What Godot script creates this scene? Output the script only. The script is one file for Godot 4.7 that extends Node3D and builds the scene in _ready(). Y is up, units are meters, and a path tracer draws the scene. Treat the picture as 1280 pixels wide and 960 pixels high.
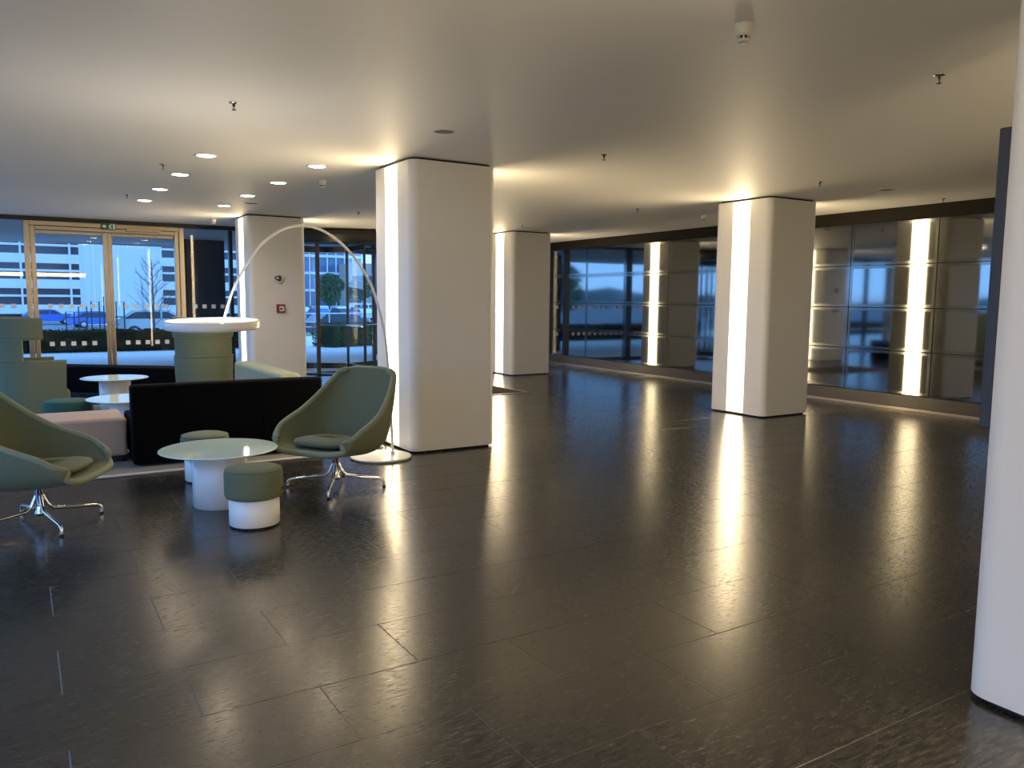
extends Node3D

const EYE := Vector3(0, 1.6, 0)
const FOCAL := 993.0            # pixels in a 1280 x 960 frame
const YAW := -31.881
const PITCH := -6.109
const ROLL := 0.491
const CEIL := 3.0
const FACADE := -16.8           # z of the glazed front
const WALL_X := 11.25           # x of the mirror wall at z = -10
const WALL_K := -0.024          # its slight skew
const LEFT_X := -2.02           # x of the glazed side wall, out of view
const BACK_Z := 9.0

var M := {}
var used := {}
var cam: Camera3D


# ---------------------------------------------------------------- mesh helper
class MB:
	var v := PackedVector3Array()
	var n := PackedVector3Array()
	var t := PackedVector2Array()
	var f := PackedInt32Array()

	func vert(p: Vector3, nn: Vector3, uv := Vector2.ZERO) -> int:
		v.append(p); n.append(nn); t.append(uv)
		return v.size() - 1

	func tri(a: int, b: int, c: int) -> void:
		var g := (v[b] - v[a]).cross(v[c] - v[a])
		if g.dot(n[a] + n[b] + n[c]) > 0.0:
			f.append(a); f.append(c); f.append(b)
		else:
			f.append(a); f.append(b); f.append(c)

	func quad(a: Vector3, b: Vector3, c: Vector3, d: Vector3, out := Vector3.ZERO) -> void:
		var g := (c - a).cross(d - b).normalized()
		if out != Vector3.ZERO and g.dot(out) < 0.0:
			g = -g
		var i := vert(a, g, Vector2(0, 0)); vert(b, g, Vector2(1, 0)); vert(c, g, Vector2(1, 1)); vert(d, g, Vector2(0, 1))
		tri(i, i + 1, i + 2); tri(i, i + 2, i + 3)

	func box(c: Vector3, s: Vector3) -> MB:
		var h := s * 0.5
		for ax in 3:
			for sg in [-1.0, 1.0]:
				var o := Vector3.ZERO; o[ax] = sg
				var u := Vector3.ZERO; u[(ax + 1) % 3] = h[(ax + 1) % 3]
				var w := Vector3.ZERO; w[(ax + 2) % 3] = h[(ax + 2) % 3]
				var m := c + o * h[ax]
				quad(m - u - w, m + u - w, m + u + w, m - u + w, o)
		return self

	# box with rounded edges of radius r; k steps round each edge (k = 1 is a chamfer)
	func rbox(c: Vector3, s: Vector3, r: float, k := 2, b := Basis.IDENTITY) -> MB:
		var h := s * 0.5
		r = minf(r, minf(h.x, minf(h.y, h.z)) * 0.999)
		var co := []
		for ax in 3:
			var l := []
			for i in k + 1:
				l.append(-h[ax] + r - r * tan(PI / 4 * (1.0 - float(i) / k)))
			for i in k + 1:
				l.append(h[ax] - r + r * tan(PI / 4 * float(i) / k))
			co.append(l)
		var m := 2 * k + 2
		for ax in 3:
			var a1 := (ax + 1) % 3
			var a2 := (ax + 2) % 3
			for sg in [-1.0, 1.0]:
				var st := v.size()
				for i in m:
					for j in m:
						var p := Vector3.ZERO
						p[ax] = sg * h[ax]; p[a1] = co[a1][i]; p[a2] = co[a2][j]
						var q := p.clamp(-h + Vector3.ONE * r, h - Vector3.ONE * r)
						var nn := (p - q).normalized()
						vert(c + b * (q + nn * r), b * nn, Vector2(p[a1], p[a2]))
				for i in m - 1:
					for j in m - 1:
						var x := st + i * m + j
						tri(x, x + 1, x + m + 1); tri(x, x + m + 1, x + m)
		return self

	# profile: array of Vector2(radius, y); a repeated point makes a sharp edge
	func lathe(profile: Array, segs := 32, at := Vector3.ZERO, b := Basis.IDENTITY) -> MB:
		var k := profile.size()
		var nr := []
		for i in k:
			var d := Vector2.ZERO
			if i > 0 and profile[i] != profile[i - 1]:
				d += (profile[i] - profile[i - 1]).normalized()
			if i < k - 1 and profile[i] != profile[i + 1]:
				d += (profile[i + 1] - profile[i]).normalized()
			d = d.normalized()
			nr.append(Vector2(d.y, -d.x))
		var st := v.size()
		for i in k:
			for j in segs + 1:
				var a := TAU * j / segs
				var ca := cos(a)
				var sa := sin(a)
				vert(at + b * Vector3(profile[i].x * ca, profile[i].y, profile[i].x * sa), b * Vector3(nr[i].x * ca, nr[i].y, nr[i].x * sa), Vector2(float(j) / segs, profile[i].y))
		for i in k - 1:
			if profile[i] == profile[i + 1]:
				continue
			for j in segs:
				var x := st + i * (segs + 1) + j
				if profile[i].x > 1e-6:
					tri(x, x + 1, x + segs + 2)
				if profile[i + 1].x > 1e-6:
					tri(x, x + segs + 2, x + segs + 1)
		return self

	func tube(path: Array, radius, segs := 8, caps := true) -> MB:
		var k := path.size()
		var st := v.size()
		var side := Vector3.ZERO
		for i in k:
			var d: Vector3 = (path[mini(i + 1, k - 1)] - path[maxi(i - 1, 0)]).normalized()
			if side == Vector3.ZERO:
				side = d.cross(Vector3.UP if absf(d.y) < 0.9 else Vector3.RIGHT).normalized()
			side = (side - d * side.dot(d)).normalized()
			var up := d.cross(side)
			var r: float = radius[i] if radius is Array else radius
			for j in segs + 1:
				var a := TAU * j / segs
				var nn := side * cos(a) + up * sin(a)
				vert(path[i] + nn * r, nn, Vector2(float(j) / segs, float(i) / k))
		for i in k - 1:
			for j in segs:
				var x := st + i * (segs + 1) + j
				tri(x, x + 1, x + segs + 2); tri(x, x + segs + 2, x + segs + 1)
		if caps:
			for e in [0, k - 1]:
				var d2: Vector3 = (path[0] - path[1]).normalized() if e == 0 else (path[k - 1] - path[k - 2]).normalized()
				var c := vert(path[e], d2)
				var fst := v.size()
				for j in segs + 1:
					vert(v[st + e * (segs + 1) + j], d2)
				for j in segs:
					tri(c, fst + j, fst + j + 1)
		return self

	# 2D polygon in the plane of ax (x, y) pushed from z0 to z1, then turned by b and moved to at
	func prism(poly: Array, z0: float, z1: float, at := Vector3.ZERO, b := Basis.IDENTITY) -> MB:
		var pk := PackedVector2Array(poly)
		var ids := Geometry2D.triangulate_polygon(pk)
		for e in [[z0, Vector3(0, 0, signf(z0 - z1))], [z1, Vector3(0, 0, signf(z1 - z0))]]:
			var st := v.size()
			for p in pk:
				vert(at + b * Vector3(p.x, p.y, e[0]), b * e[1], p)
			for i in range(0, ids.size(), 3):
				tri(st + ids[i], st + ids[i + 1], st + ids[i + 2])
		var area := 0.0
		for i in pk.size():
			area += pk[i].cross(pk[(i + 1) % pk.size()])
		for i in pk.size():
			var p := pk[i]
			var q := pk[(i + 1) % pk.size()]
			var o := Vector3(q.y - p.y, p.x - q.x, 0) * signf(area)
			quad(at + b * Vector3(p.x, p.y, z0), at + b * Vector3(q.x, q.y, z0), at + b * Vector3(q.x, q.y, z1), at + b * Vector3(p.x, p.y, z1), b * o)
		return self

	# closed smooth wall: section (offset, y) swept along a plan path; taper widens with height
	func sweep(path: Array, section: Array, taper := 0.0, y_ref := 0.0) -> MB:
		var k := path.size()
		var m := section.size()
		var st := v.size()
		var sn := []
		for i in m:
			var d: Vector2 = (section[(i + 1) % m] - section[(i - 1 + m) % m]).normalized()
			sn.append(Vector2(d.y, -d.x))
		for i in k:
			var d3: Vector2 = (path[mini(i + 1, k - 1)] - path[maxi(i - 1, 0)]).normalized()
			var nr := Vector2(d3.y, -d3.x)
			for j in m:
				var s: Vector2 = section[j]
				var p: Vector2 = (path[i] + nr * s.x) * (1.0 + taper * (s.y - y_ref))
				vert(Vector3(p.x, s.y, p.y), Vector3(nr.x * sn[j].x, sn[j].y, nr.y * sn[j].x))
		for i in k - 1:
			for j in m:
				var a := st + i * m + j
				var b2 := st + i * m + (j + 1) % m
				tri(a, b2, b2 + m); tri(a, b2 + m, a + m)
		for e in [0, k - 1]:
			var q: Vector2 = path[0] - path[1] if e == 0 else path[k - 1] - path[k - 2]
			var o := Vector3(q.x, 0, q.y).normalized()
			var mid := Vector3.ZERO
			for j in m:
				mid += v[st + e * m + j] / m
			var c := vert(mid, o)
			var fst := v.size()
			for j in m:
				vert(v[st + e * m + j], o)
			for j in m:
				tri(c, fst + j, fst + (j + 1) % m)
		return self

	# grid of points rows x cols with smooth normals facing along "out" hints (sign only)
	func grid(pts: Array, rows: int, cols: int, flip := false) -> MB:
		var st := v.size()
		for i in rows:
			for j in cols:
				var du: Vector3 = pts[i * cols + mini(j + 1, cols - 1)] - pts[i * cols + maxi(j - 1, 0)]
				var dv: Vector3 = pts[mini(i + 1, rows - 1) * cols + j] - pts[maxi(i - 1, 0) * cols + j]
				var nn := du.cross(dv).normalized()
				vert(pts[i * cols + j], -nn if flip else nn, Vector2(float(j) / (cols - 1), float(i) / (rows - 1)))
		for i in rows - 1:
			for j in cols - 1:
				var x := st + i * cols + j
				tri(x, x + 1, x + cols + 1); tri(x, x + cols + 1, x + cols)
		return self

	func mesh() -> ArrayMesh:
		var a := []
		a.resize(Mesh.ARRAY_MAX)
		a[Mesh.ARRAY_VERTEX] = v
		a[Mesh.ARRAY_NORMAL] = n
		a[Mesh.ARRAY_TEX_UV] = t
		a[Mesh.ARRAY_INDEX] = f
		var r := ArrayMesh.new()
		r.add_surface_from_arrays(Mesh.PRIMITIVE_TRIANGLES, a)
		return r


# ---------------------------------------------------------------- scene helpers
func numbered(called: String) -> String:
	var k: int = used.get(called, 0)
	used[called] = k + 1
	return called if k == 0 else "%s_%03d" % [called, k]

func tag(o: Node3D, label := "", category := "", group := "", kind := "") -> Node3D:
	if label: o.set_meta("label", label)
	if category: o.set_meta("category", category)
	if group: o.set_meta("group", group)
	if kind: o.set_meta("kind", kind)
	return o

func thing(called: String, label: String, category: String, at := Vector3.ZERO, turn := 0.0, group := "", kind := "") -> Node3D:
	var o := Node3D.new()
	o.name = numbered(called)
	add_child(o)
	o.position = at
	o.rotation.y = turn
	return tag(o, label, category, group, kind)

func put(called: String, m, mat: Material, parent: Node3D = null, at := Vector3.ZERO) -> MeshInstance3D:
	var o := MeshInstance3D.new()
	o.name = numbered(called) if parent == null else called
	o.mesh = m.mesh() if m is MB else m
	o.material_override = mat
	o.cast_shadow = GeometryInstance3D.SHADOW_CASTING_SETTING_ON
	(self if parent == null else parent).add_child(o, true)
	o.position = at
	return o

func copy(src: Node3D, at: Vector3, turn := 0.0, label := "") -> Node3D:
	var base: String = src.name
	if base.length() > 4 and base[base.length() - 4] == "_" and base.right(3).is_valid_int():
		base = base.left(base.length() - 4)
	var c: Node3D = src.duplicate()
	c.name = numbered(base)
	add_child(c)
	c.position = at
	c.rotation.y = turn
	if label: c.set_meta("label", label)
	return c

func lin(r: float, g: float, b: float, a := 1.0) -> Color:
	var c := Color(r, g, b, 1.0).linear_to_srgb()
	c.a = a
	return c

func mat(called: String, c: Color, rough := 0.6, metal := 0.0, spec := 0.5) -> StandardMaterial3D:
	var m := StandardMaterial3D.new()
	m.resource_name = called
	m.albedo_color = c
	m.roughness = rough
	m.metallic = metal
	m.metallic_specular = spec
	M[called] = m
	return m

func glow(called: String, c: Color, energy: float) -> StandardMaterial3D:
	var m := mat(called, Color(0.9, 0.9, 0.88), 0.5)
	m.emission_enabled = true
	m.emission = c
	m.emission_energy_multiplier = energy
	return m

func pane(called: String, c: Color, alpha: float) -> StandardMaterial3D:
	var m := mat(called, Color(c.r, c.g, c.b, alpha), 0.0, 0.0, 0.36)
	m.transparency = BaseMaterial3D.TRANSPARENCY_ALPHA
	return m

func noise_tex(size: int, freq: float, seed_: int, lo: Color, hi: Color, stretch := Vector2.ONE, octaves := 4) -> ImageTexture:
	var fn := FastNoiseLite.new()
	fn.seed = seed_
	fn.frequency = freq
	fn.noise_type = FastNoiseLite.TYPE_SIMPLEX_SMOOTH
	fn.fractal_octaves = octaves
	var im := Image.create(size, size, false, Image.FORMAT_RGB8)
	for y in size:
		for x in size:
			# blend the two ends so that the picture repeats without a seam
			var wx := float(x) / size
			var k := fn.get_noise_2d(x * stretch.x, y * stretch.y) * (1.0 - wx) + fn.get_noise_2d((x - size) * stretch.x, y * stretch.y) * wx
			im.set_pixel(x, y, lo.lerp(hi, clampf(k * 0.9 + 0.5, 0, 1)))
	return ImageTexture.create_from_image(im)

func project(p: Vector3) -> Vector3:   # frame pixel and depth of a point, to rank tiles by their size in the picture
	var c := cam.transform.affine_inverse() * p
	if c.z > -0.05:
		return Vector3(0, 0, -1)
	return Vector3(640.0 + FOCAL * c.x / -c.z, 480.0 - FOCAL * c.y / -c.z, -c.z)

func wall_x(z: float) -> float:
	return WALL_X + WALL_K * (z + 10.0)


# ---------------------------------------------------------------- start
func _ready() -> void:
	cam = Camera3D.new()
	cam.name = "camera"
	cam.position = EYE
	cam.rotation_degrees = Vector3(PITCH, YAW, ROLL)
	cam.fov = rad_to_deg(2.0 * atan(480.0 / FOCAL))
	cam.near = 0.05
	cam.far = 600.0
	add_child(cam)
	cam.current = true

	var sky_mat := ProceduralSkyMaterial.new()
	sky_mat.sky_top_color = lin(0.13, 0.37, 0.92)
	sky_mat.sky_horizon_color = lin(0.20, 0.48, 1.0)
	sky_mat.sky_curve = 0.2
	sky_mat.ground_bottom_color = lin(0.10, 0.14, 0.20)
	sky_mat.ground_horizon_color = lin(0.14, 0.20, 0.30)
	var sky := Sky.new()
	sky.sky_material = sky_mat
	var env := Environment.new()
	env.background_mode = Environment.BG_SKY
	env.sky = sky
	env.background_energy_multiplier = 3.6
	env.tonemap_mode = Environment.TONE_MAPPER_LINEAR
	env.tonemap_exposure = 1.0
	env.sdfgi_enabled = true
	env.ssao_enabled = true
	env.ssil_enabled = true
	var we := WorldEnvironment.new()
	we.name = "environment"
	we.environment = env
	add_child(we)

	materials()
	build_floor()
	build_shell()
	build_columns()
	build_mirror_wall()
	build_facade()
	build_outside()
	build_lounge()
	build_arc_lamp()
	build_ceiling_fittings()


func materials() -> void:
	mat("ceiling_paint", lin(0.80, 0.785, 0.75), 0.55)
	mat("wall_paint", lin(0.62, 0.60, 0.56), 0.6)
	mat("column_white", lin(0.82, 0.80, 0.75), 0.34)
	mat("gap_black", lin(0.012, 0.012, 0.012), 0.8)
	mat("grout", lin(0.11, 0.10, 0.088), 0.4)
	mat("bronze", lin(0.44, 0.37, 0.27), 0.25, 0.9)
	mat("fascia", lin(0.016, 0.013, 0.009), 0.7, 0.0, 0.25)
	mat("plinth_brown", lin(0.055, 0.045, 0.033), 0.4)
	mat("skirting", lin(0.30, 0.27, 0.22), 0.35, 0.6)
	mat("mirror_panel", lin(0.30, 0.305, 0.295), 0.045, 1.0)
	mat("mirror_border", lin(0.24, 0.244, 0.235), 0.10, 1.0)
	mat("black_frame", lin(0.012, 0.012, 0.013), 0.35)
	mat("black_cloth", lin(0.0022, 0.0022, 0.0025), 0.9, 0.0, 0.2)
	mat("plinth_black", lin(0.01, 0.01, 0.01), 0.6)
	mat("white_lacquer", lin(0.88, 0.87, 0.84), 0.3)
	mat("chrome", lin(0.72, 0.72, 0.72), 0.10, 1.0)
	mat("rubber", lin(0.02, 0.02, 0.02), 0.7)
	mat("white_plastic", lin(0.68, 0.66, 0.60), 0.45)
	mat("dark_plastic", lin(0.03, 0.03, 0.03), 0.4)
	mat("display_case", lin(0.035, 0.037, 0.045), 0.45)
	mat("red_plastic", lin(0.30, 0.03, 0.03), 0.4)
	mat("green_sign", lin(0.01, 0.16, 0.06), 0.4)
	mat("marker_white", lin(0.90, 0.90, 0.88), 0.6)
	mat("mat_brown", lin(0.055, 0.035, 0.028), 0.95)
	mat("rug_grey", lin(0.22, 0.20, 0.18), 0.95)
	mat("rug_edge", lin(0.50, 0.46, 0.41), 0.8)
	pane("clear_glass", Color(0.92, 0.97, 0.98), 0.008)
	var tt := mat("table_glass", lin(0.70, 0.88, 0.76), 0.05)
	tt.metallic_specular = 0.7
	glow("strip_glow", lin(1.0, 0.80, 0.48), 4.0)
	glow("downlight_glow", lin(1.0, 0.80, 0.55), 45.0)
	glow("unseen_wall_light_glow", lin(1.0, 0.82, 0.56), 4.0)
	glow("lamp_glow", lin(1.0, 0.92, 0.80), 4.0)
	# cloth
	var weave := noise_tex(256, 0.11, 5, Color(0.86, 0.86, 0.86), Color(1, 1, 1), Vector2(1, 1), 3)
	for e in [["sage_cloth", lin(0.165, 0.19, 0.115)], ["teal_cloth", lin(0.27, 0.31, 0.225)], ["dark_green_cloth", lin(0.03, 0.11, 0.075)], ["beige_cloth", lin(0.54, 0.385, 0.27)]]:
		var m := mat(e[0], e[1], 0.9)
		m.albedo_texture = weave
		m.uv1_triplanar = true
		m.uv1_scale = Vector3(6, 6, 6)
		m.rim_enabled = true
		m.rim = 0.35
		m.rim_tint = 0.6
	var pip := mat("piping_cloth", lin(0.21, 0.24, 0.15), 0.8)
	pip.rim_enabled = true
	pip.rim = 0.3
	# slate: fine streaks along the tile and broad cloudy patches
	var streak := noise_tex(1024, 0.035, 11, Color(0.34, 0.34, 0.35), Color(1, 0.99, 0.97), Vector2(0.35, 2.2), 5)
	var relief := noise_tex(1024, 0.12, 12, Color(0, 0, 0), Color(1, 1, 1), Vector2(0.35, 2.0), 4)
	var gloss := noise_tex(1024, 0.06, 13, Color(0.5, 0.5, 0.5), Color(1, 1, 1), Vector2(0.35, 1.8), 5)
	var tones := [lin(0.060, 0.057, 0.052), lin(0.053, 0.051, 0.047), lin(0.066, 0.061, 0.054), lin(0.057, 0.053, 0.047)]
	for i in tones.size():
		var m := mat("slate_%d" % i, tones[i], 0.315, 0.0, 0.62)
		m.albedo_texture = streak
		m.roughness_texture = gloss
		m.roughness_texture_channel = BaseMaterial3D.TEXTURE_CHANNEL_RED
		m.heightmap_enabled = true
		m.heightmap_texture = relief
		m.heightmap_scale = 0.004
	# outside
	mat("paving", lin(0.66, 0.60, 0.54), 0.8)
	mat("side_yard", lin(0.11, 0.10, 0.085), 0.9)
	mat("asphalt", lin(0.16, 0.17, 0.18), 0.9)
	mat("lawn", lin(0.13, 0.20, 0.07), 0.95)
	mat("soffit", lin(0.30, 0.30, 0.30), 0.7)
	mat("soffit_edge", lin(0.65, 0.66, 0.68), 0.5)
	mat("navy_cladding", lin(0.008, 0.012, 0.022), 0.85, 0.0, 0.15)
	mat("pale_wall", lin(0.72, 0.70, 0.66), 0.7)
	mat("concrete_band", lin(0.80, 0.78, 0.74), 0.8)
	mat("window_dark", lin(0.04, 0.05, 0.07), 0.15)
	mat("window_blue", lin(0.10, 0.16, 0.25), 0.1)
	mat("brick_tan", lin(0.42, 0.36, 0.28), 0.85)
	mat("hedge_leaf", lin(0.006, 0.012, 0.004), 0.95, 0.0, 0.1)
	mat("hedge_green", lin(0.025, 0.055, 0.016), 0.9, 0.0, 0.2)
	mat("tree_leaf", lin(0.06, 0.12, 0.04), 0.8)
	mat("bark", lin(0.05, 0.04, 0.035), 0.9)
	mat("car_blue", lin(0.03, 0.14, 0.50), 0.25)
	mat("car_white", lin(0.70, 0.72, 0.74), 0.25)
	mat("car_silver", lin(0.45, 0.48, 0.50), 0.25)
	mat("car_dark", lin(0.03, 0.035, 0.045), 0.25)
	mat("hill", lin(0.06, 0.10, 0.09), 0.95)
	mat("pole_paint", lin(0.55, 0.56, 0.57), 0.4)


# ---------------------------------------------------------------- floor
const TILE_X := 0.907
const TILE_Z := 0.4672

func tile_mesh(w: float, d: float, uv: Vector2) -> MB:
	var m := MB.new()
	var hx := w * 0.5
	var hz := d * 0.5
	var c := 0.0016
	var k := 0.62
	var top := [Vector3(-hx + c, 0, -hz + c), Vector3(hx - c, 0, -hz + c), Vector3(hx - c, 0, hz - c), Vector3(-hx + c, 0, hz - c)]
	var rim := [Vector3(-hx, -c * 0.6, -hz), Vector3(hx, -c * 0.6, -hz), Vector3(hx, -c * 0.6, hz), Vector3(-hx, -c * 0.6, hz)]
	var st := m.v.size()
	for p in top:
		m.vert(p, Vector3.UP, uv + Vector2(p.x, p.z) * k)
	m.tri(st, st + 1, st + 2); m.tri(st, st + 2, st + 3)
	for i in 4:
		var j := (i + 1) % 4
		var o: Vector3 = (top[i] + top[j]) * 0.5
		var a := m.v.size()
		m.quad(top[i], top[j], rim[j], rim[i], o + Vector3.UP)
		var b := m.v.size()
		m.quad(rim[i], rim[j], rim[j] + Vector3(0, -0.016, 0), rim[i] + Vector3(0, -0.016, 0), o)
		for q in range(a, m.v.size()):
			m.t[q] = uv + Vector2(m.v[q].x, m.v[q].z) * k
	return m

func build_floor() -> void:
	var fl := thing("floor", "dark slate floor of long grey tiles laid in half bond", "floor", Vector3.ZERO, 0, "", "structure")
	var x0 := LEFT_X - 0.2
	var x1 := 11.75
	put("screed", MB.new().box(Vector3((x0 + x1) / 2, -0.06, (FACADE + BACK_Z) / 2), Vector3(x1 - x0, 0.1178, BACK_Z - FACADE)), M.grout, fl)
	var rng := RandomNumberGenerator.new()
	rng.seed = 41
	var joint := 0.0032
	var w := TILE_X - joint
	var d := TILE_Z - joint
	var variants := []
	for i in 8:
		variants.append(tile_mesh(w, d, Vector2(rng.randf(), rng.randf())))
	var meshes := []
	for m in variants:
		meshes.append(m.mesh())
	var spots := []
	var rows := int(ceil((-1.67 - FACADE) / TILE_Z)) + 1
	for r in range(-23, rows):
		var zc := -1.67 - TILE_Z * r - TILE_Z * 0.5      # row r lies between z = -1.67 - r * TILE_Z and the next joint
		if zc + d * 0.5 > BACK_Z or zc - d * 0.5 < FACADE + 0.05:
			continue
		var phase := 0.53 if posmod(r, 2) == 1 else 0.08
		for i in range(-5, 14):
			var xc := phase + TILE_X * (i + 0.5)
			if xc - w * 0.5 < x0 or xc + w * 0.5 > x1:
				continue
			var q := project(Vector3(xc, 0, zc))
			var seen := q.z > 0 and q.x > -120 and q.x < 1400 and q.y < 1080
			spots.append({"p": Vector3(xc, 0, zc), "size": (1.0 / (q.z * q.z * q.z) if seen else 0.0), "v": rng.randi() % 8, "m": rng.randi() % 4, "y": rng.randf_range(-0.0004, 0.0004)})
	spots.sort_custom(func(a, b): return a.size > b.size)
	var rest := [MB.new(), MB.new(), MB.new(), MB.new()]
	for i in spots.size():
		var s: Dictionary = spots[i]
		var at: Vector3 = s.p + Vector3(0, s.y, 0)
		if i < 290:
			put("tile", meshes[s.v], M["slate_%d" % s.m], fl, at)
		else:
			var src: MB = variants[s.v]
			var dst: MB = rest[s.m]
			var o := dst.v.size()
			for k in src.v.size():
				dst.v.append(src.v[k] + at)
			dst.n.append_array(src.n)
			dst.t.append_array(src.t)
			for k in src.f:
				dst.f.append(k + o)
	for i in 4:
		tag(put("distant_tiles", rest[i], M["slate_%d" % i], fl), "", "", "", "stuff")
	# recessed entrance mat in front of the revolving door
	var mt := thing("entrance_mat", "dark brown entrance mat in a thin metal frame near the revolving door", "mat", Vector3(6.18, 0.001, -12.05))
	put("pile", MB.new().rbox(Vector3(0, 0.004, 0), Vector3(2.36, 0.008, 1.36), 0.003, 1), M.mat_brown, mt)
	for s in [-1, 1]:
		put("frame", MB.new().rbox(Vector3(0, 0.006, s * 0.70), Vector3(2.44, 0.012, 0.04), 0.003, 1), M.skirting, mt)
		put("frame", MB.new().rbox(Vector3(s * 1.20, 0.006, 0), Vector3(0.04, 0.012, 1.36), 0.003, 1), M.skirting, mt)


# ---------------------------------------------------------------- room shell
func build_shell() -> void:
	# ceiling: main slab, a shadow joint and an edge strip along the mirror wall
	var ce := thing("ceiling", "plain white plastered ceiling over the lobby", "ceiling", Vector3.ZERO, 0, "", "structure")
	var mb := MB.new()
	var xa := wall_x(BACK_Z) - 0.16
	var xb := wall_x(FACADE) - 0.16
	mb.prism([Vector2(LEFT_X - 0.2, -BACK_Z - 0.2), Vector2(xa, -BACK_Z - 0.2), Vector2(xb, -FACADE + 0.12), Vector2(LEFT_X - 0.2, -FACADE + 0.12)], CEIL, CEIL + 0.25, Vector3.ZERO, Basis(Vector3(1, 0, 0), Vector3(0, 0, -1), Vector3(0, 1, 0)))
	put("slab", mb, M.ceiling_paint, ce)
	var ed := MB.new()
	ed.prism([Vector2(xa + 0.008, -BACK_Z - 0.2), Vector2(xa + 0.5, -BACK_Z - 0.2), Vector2(xb + 0.5, -FACADE + 0.12), Vector2(xb + 0.008, -FACADE + 0.12)], CEIL, CEIL + 0.25, Vector3.ZERO, Basis(Vector3(1, 0, 0), Vector3(0, 0, -1), Vector3(0, 1, 0)))
	put("edge_strip", ed, M.ceiling_paint, ce)
	# back wall behind the camera, with an unseen warm lamp that lights the column fronts and mirrors in the glazing
	var bw := thing("wall_back", "plain pale wall behind the reception side of the lobby", "wall", Vector3.ZERO, 0, "", "structure")
	put("surface", MB.new().box(Vector3(4.6, CEIL * 0.5 + 0.1, BACK_Z + 0.1), Vector3(15, CEIL + 0.3, 0.2)), M.wall_paint, bw)
	var wl := thing("unseen_wall_light", "long warm linear wall light out of view on the back wall", "wall light", Vector3(0.56, 2.53, BACK_Z - 0.04))  # out of view, warms the faces turned to the camera
	put("housing", MB.new().rbox(Vector3(0, 0, 0.015), Vector3(4.6, 0.22, 0.05), 0.008, 1), M.white_lacquer, wl)
	put("diffuser", MB.new().box(Vector3(0, 0, -0.014), Vector3(4.56, 0.18, 0.008)), M.unseen_wall_light_glow, wl)
	area(wl, Vector3(0, 0, -0.03), Vector3(0, 0, -1), Vector2(4.54, 0.17), lin(1.0, 0.80, 0.52), 8.0)
	# glazed side wall out of view, placed to bring daylight onto the near column
	var lw := thing("wall_left", "side wall out of view with tall windows that daylight the lounge and near column", "wall", Vector3.ZERO, 0, "", "structure")
	var wz := 1.8             # out of view: solid to the back, windows to the front, set for the daylight
	put("solid_part", MB.new().box(Vector3(LEFT_X - 0.1, CEIL * 0.5, (wz + BACK_Z) / 2), Vector3(0.2, CEIL, BACK_Z - wz)), M.wall_paint, lw)
	put("parapet", MB.new().box(Vector3(LEFT_X - 0.1, 0.1, (FACADE + wz) / 2), Vector3(0.2, 0.2, wz - FACADE)), M.wall_paint, lw)
	put("lintel", MB.new().box(Vector3(LEFT_X - 0.1, 2.95, (FACADE + wz) / 2), Vector3(0.2, 0.1, wz - FACADE)), M.wall_paint, lw)
	var bays := 7
	var bw2 := (wz - FACADE) / bays
	for i in bays + 1:
		put("pier", MB.new().box(Vector3(LEFT_X - 0.1, 1.55, FACADE + i * bw2), Vector3(0.2, 2.7, 0.16)), M.bronze, lw)
	for i in bays:
		var zc := FACADE + (i + 0.5) * bw2
		var wn := thing("window_%d" % (i + 10), "tall clear side window out of view, letting daylight onto the lounge and near column", "window", Vector3(LEFT_X - 0.1, 1.55, zc), 0, "side windows", "structure")
		put("pane", MB.new().box(Vector3.ZERO, Vector3(0.012, 2.62, bw2 - 0.24)), M.clear_glass, wn)
		for s in [-1, 1]:
			put("frame", MB.new().box(Vector3(0, s * 1.33, 0), Vector3(0.08, 0.04, bw2 - 0.16)), M.bronze, wn)
			put("frame", MB.new().box(Vector3(0, 0, s * (bw2 * 0.5 - 0.10)), Vector3(0.08, 2.62, 0.04)), M.bronze, wn)

func area(parent: Node3D, at: Vector3, dir: Vector3, size: Vector2, c: Color, energy: float) -> void:
	var l := AreaLight3D.new()
	l.name = "area_light"
	l.area_size = size
	l.area_normalize_energy = false
	l.light_color = c
	l.light_energy = energy
	l.shadow_enabled = true
	l.set("area_range", 40.0)
	l.set("area_attenuation", 2.0)
	parent.add_child(l, true)
	l.position = at
	l.basis = Basis.looking_at(dir, Vector3.UP if absf(dir.y) < 0.9 else Vector3.RIGHT)


# ---------------------------------------------------------------- columns
const COL := 0.99

func rounded_square(s: float, r: float, k := 8) -> Array:
	var out := []
	for c in 4:
		var sx := 1.0 if c in [0, 3] else -1.0
		var sy := 1.0 if c in [0, 1] else -1.0
		for i in k + 1:
			var a := PI / 2 * (c + float(i) / k)
			out.append(Vector2(sx * (s * 0.5 - r) + r * cos(a), sy * (s * 0.5 - r) + r * sin(a)))
	return out

func shaft_mesh(s: float, r: float, y0: float, y1: float) -> MB:
	var m := MB.new()
	var o := rounded_square(s, r)
	var k := 8
	var st := m.v.size()
	for y in [y0, y1]:
		for c in 4:
			for i in k + 1:
				var a := PI / 2 * (c + float(i) / k)
				var p: Vector2 = o[c * (k + 1) + i]
				m.vert(Vector3(p.x, y, p.y), Vector3(cos(a), 0, sin(a)))
	var q := o.size()
	for i in q:
		var j := (i + 1) % q
		m.tri(st + i, st + j, st + q + j); m.tri(st + i, st + q + j, st + q + i)
	for e in [[y0, Vector3.DOWN], [y1, Vector3.UP]]:
		var c0 := m.vert(Vector3(0, e[0], 0), e[1])
		var b0 := m.v.size()
		for p in o:
			m.vert(Vector3(p.x, e[0], p.y), e[1])
		for i in q:
			m.tri(c0, b0 + i, b0 + (i + 1) % q)
	return m

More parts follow.
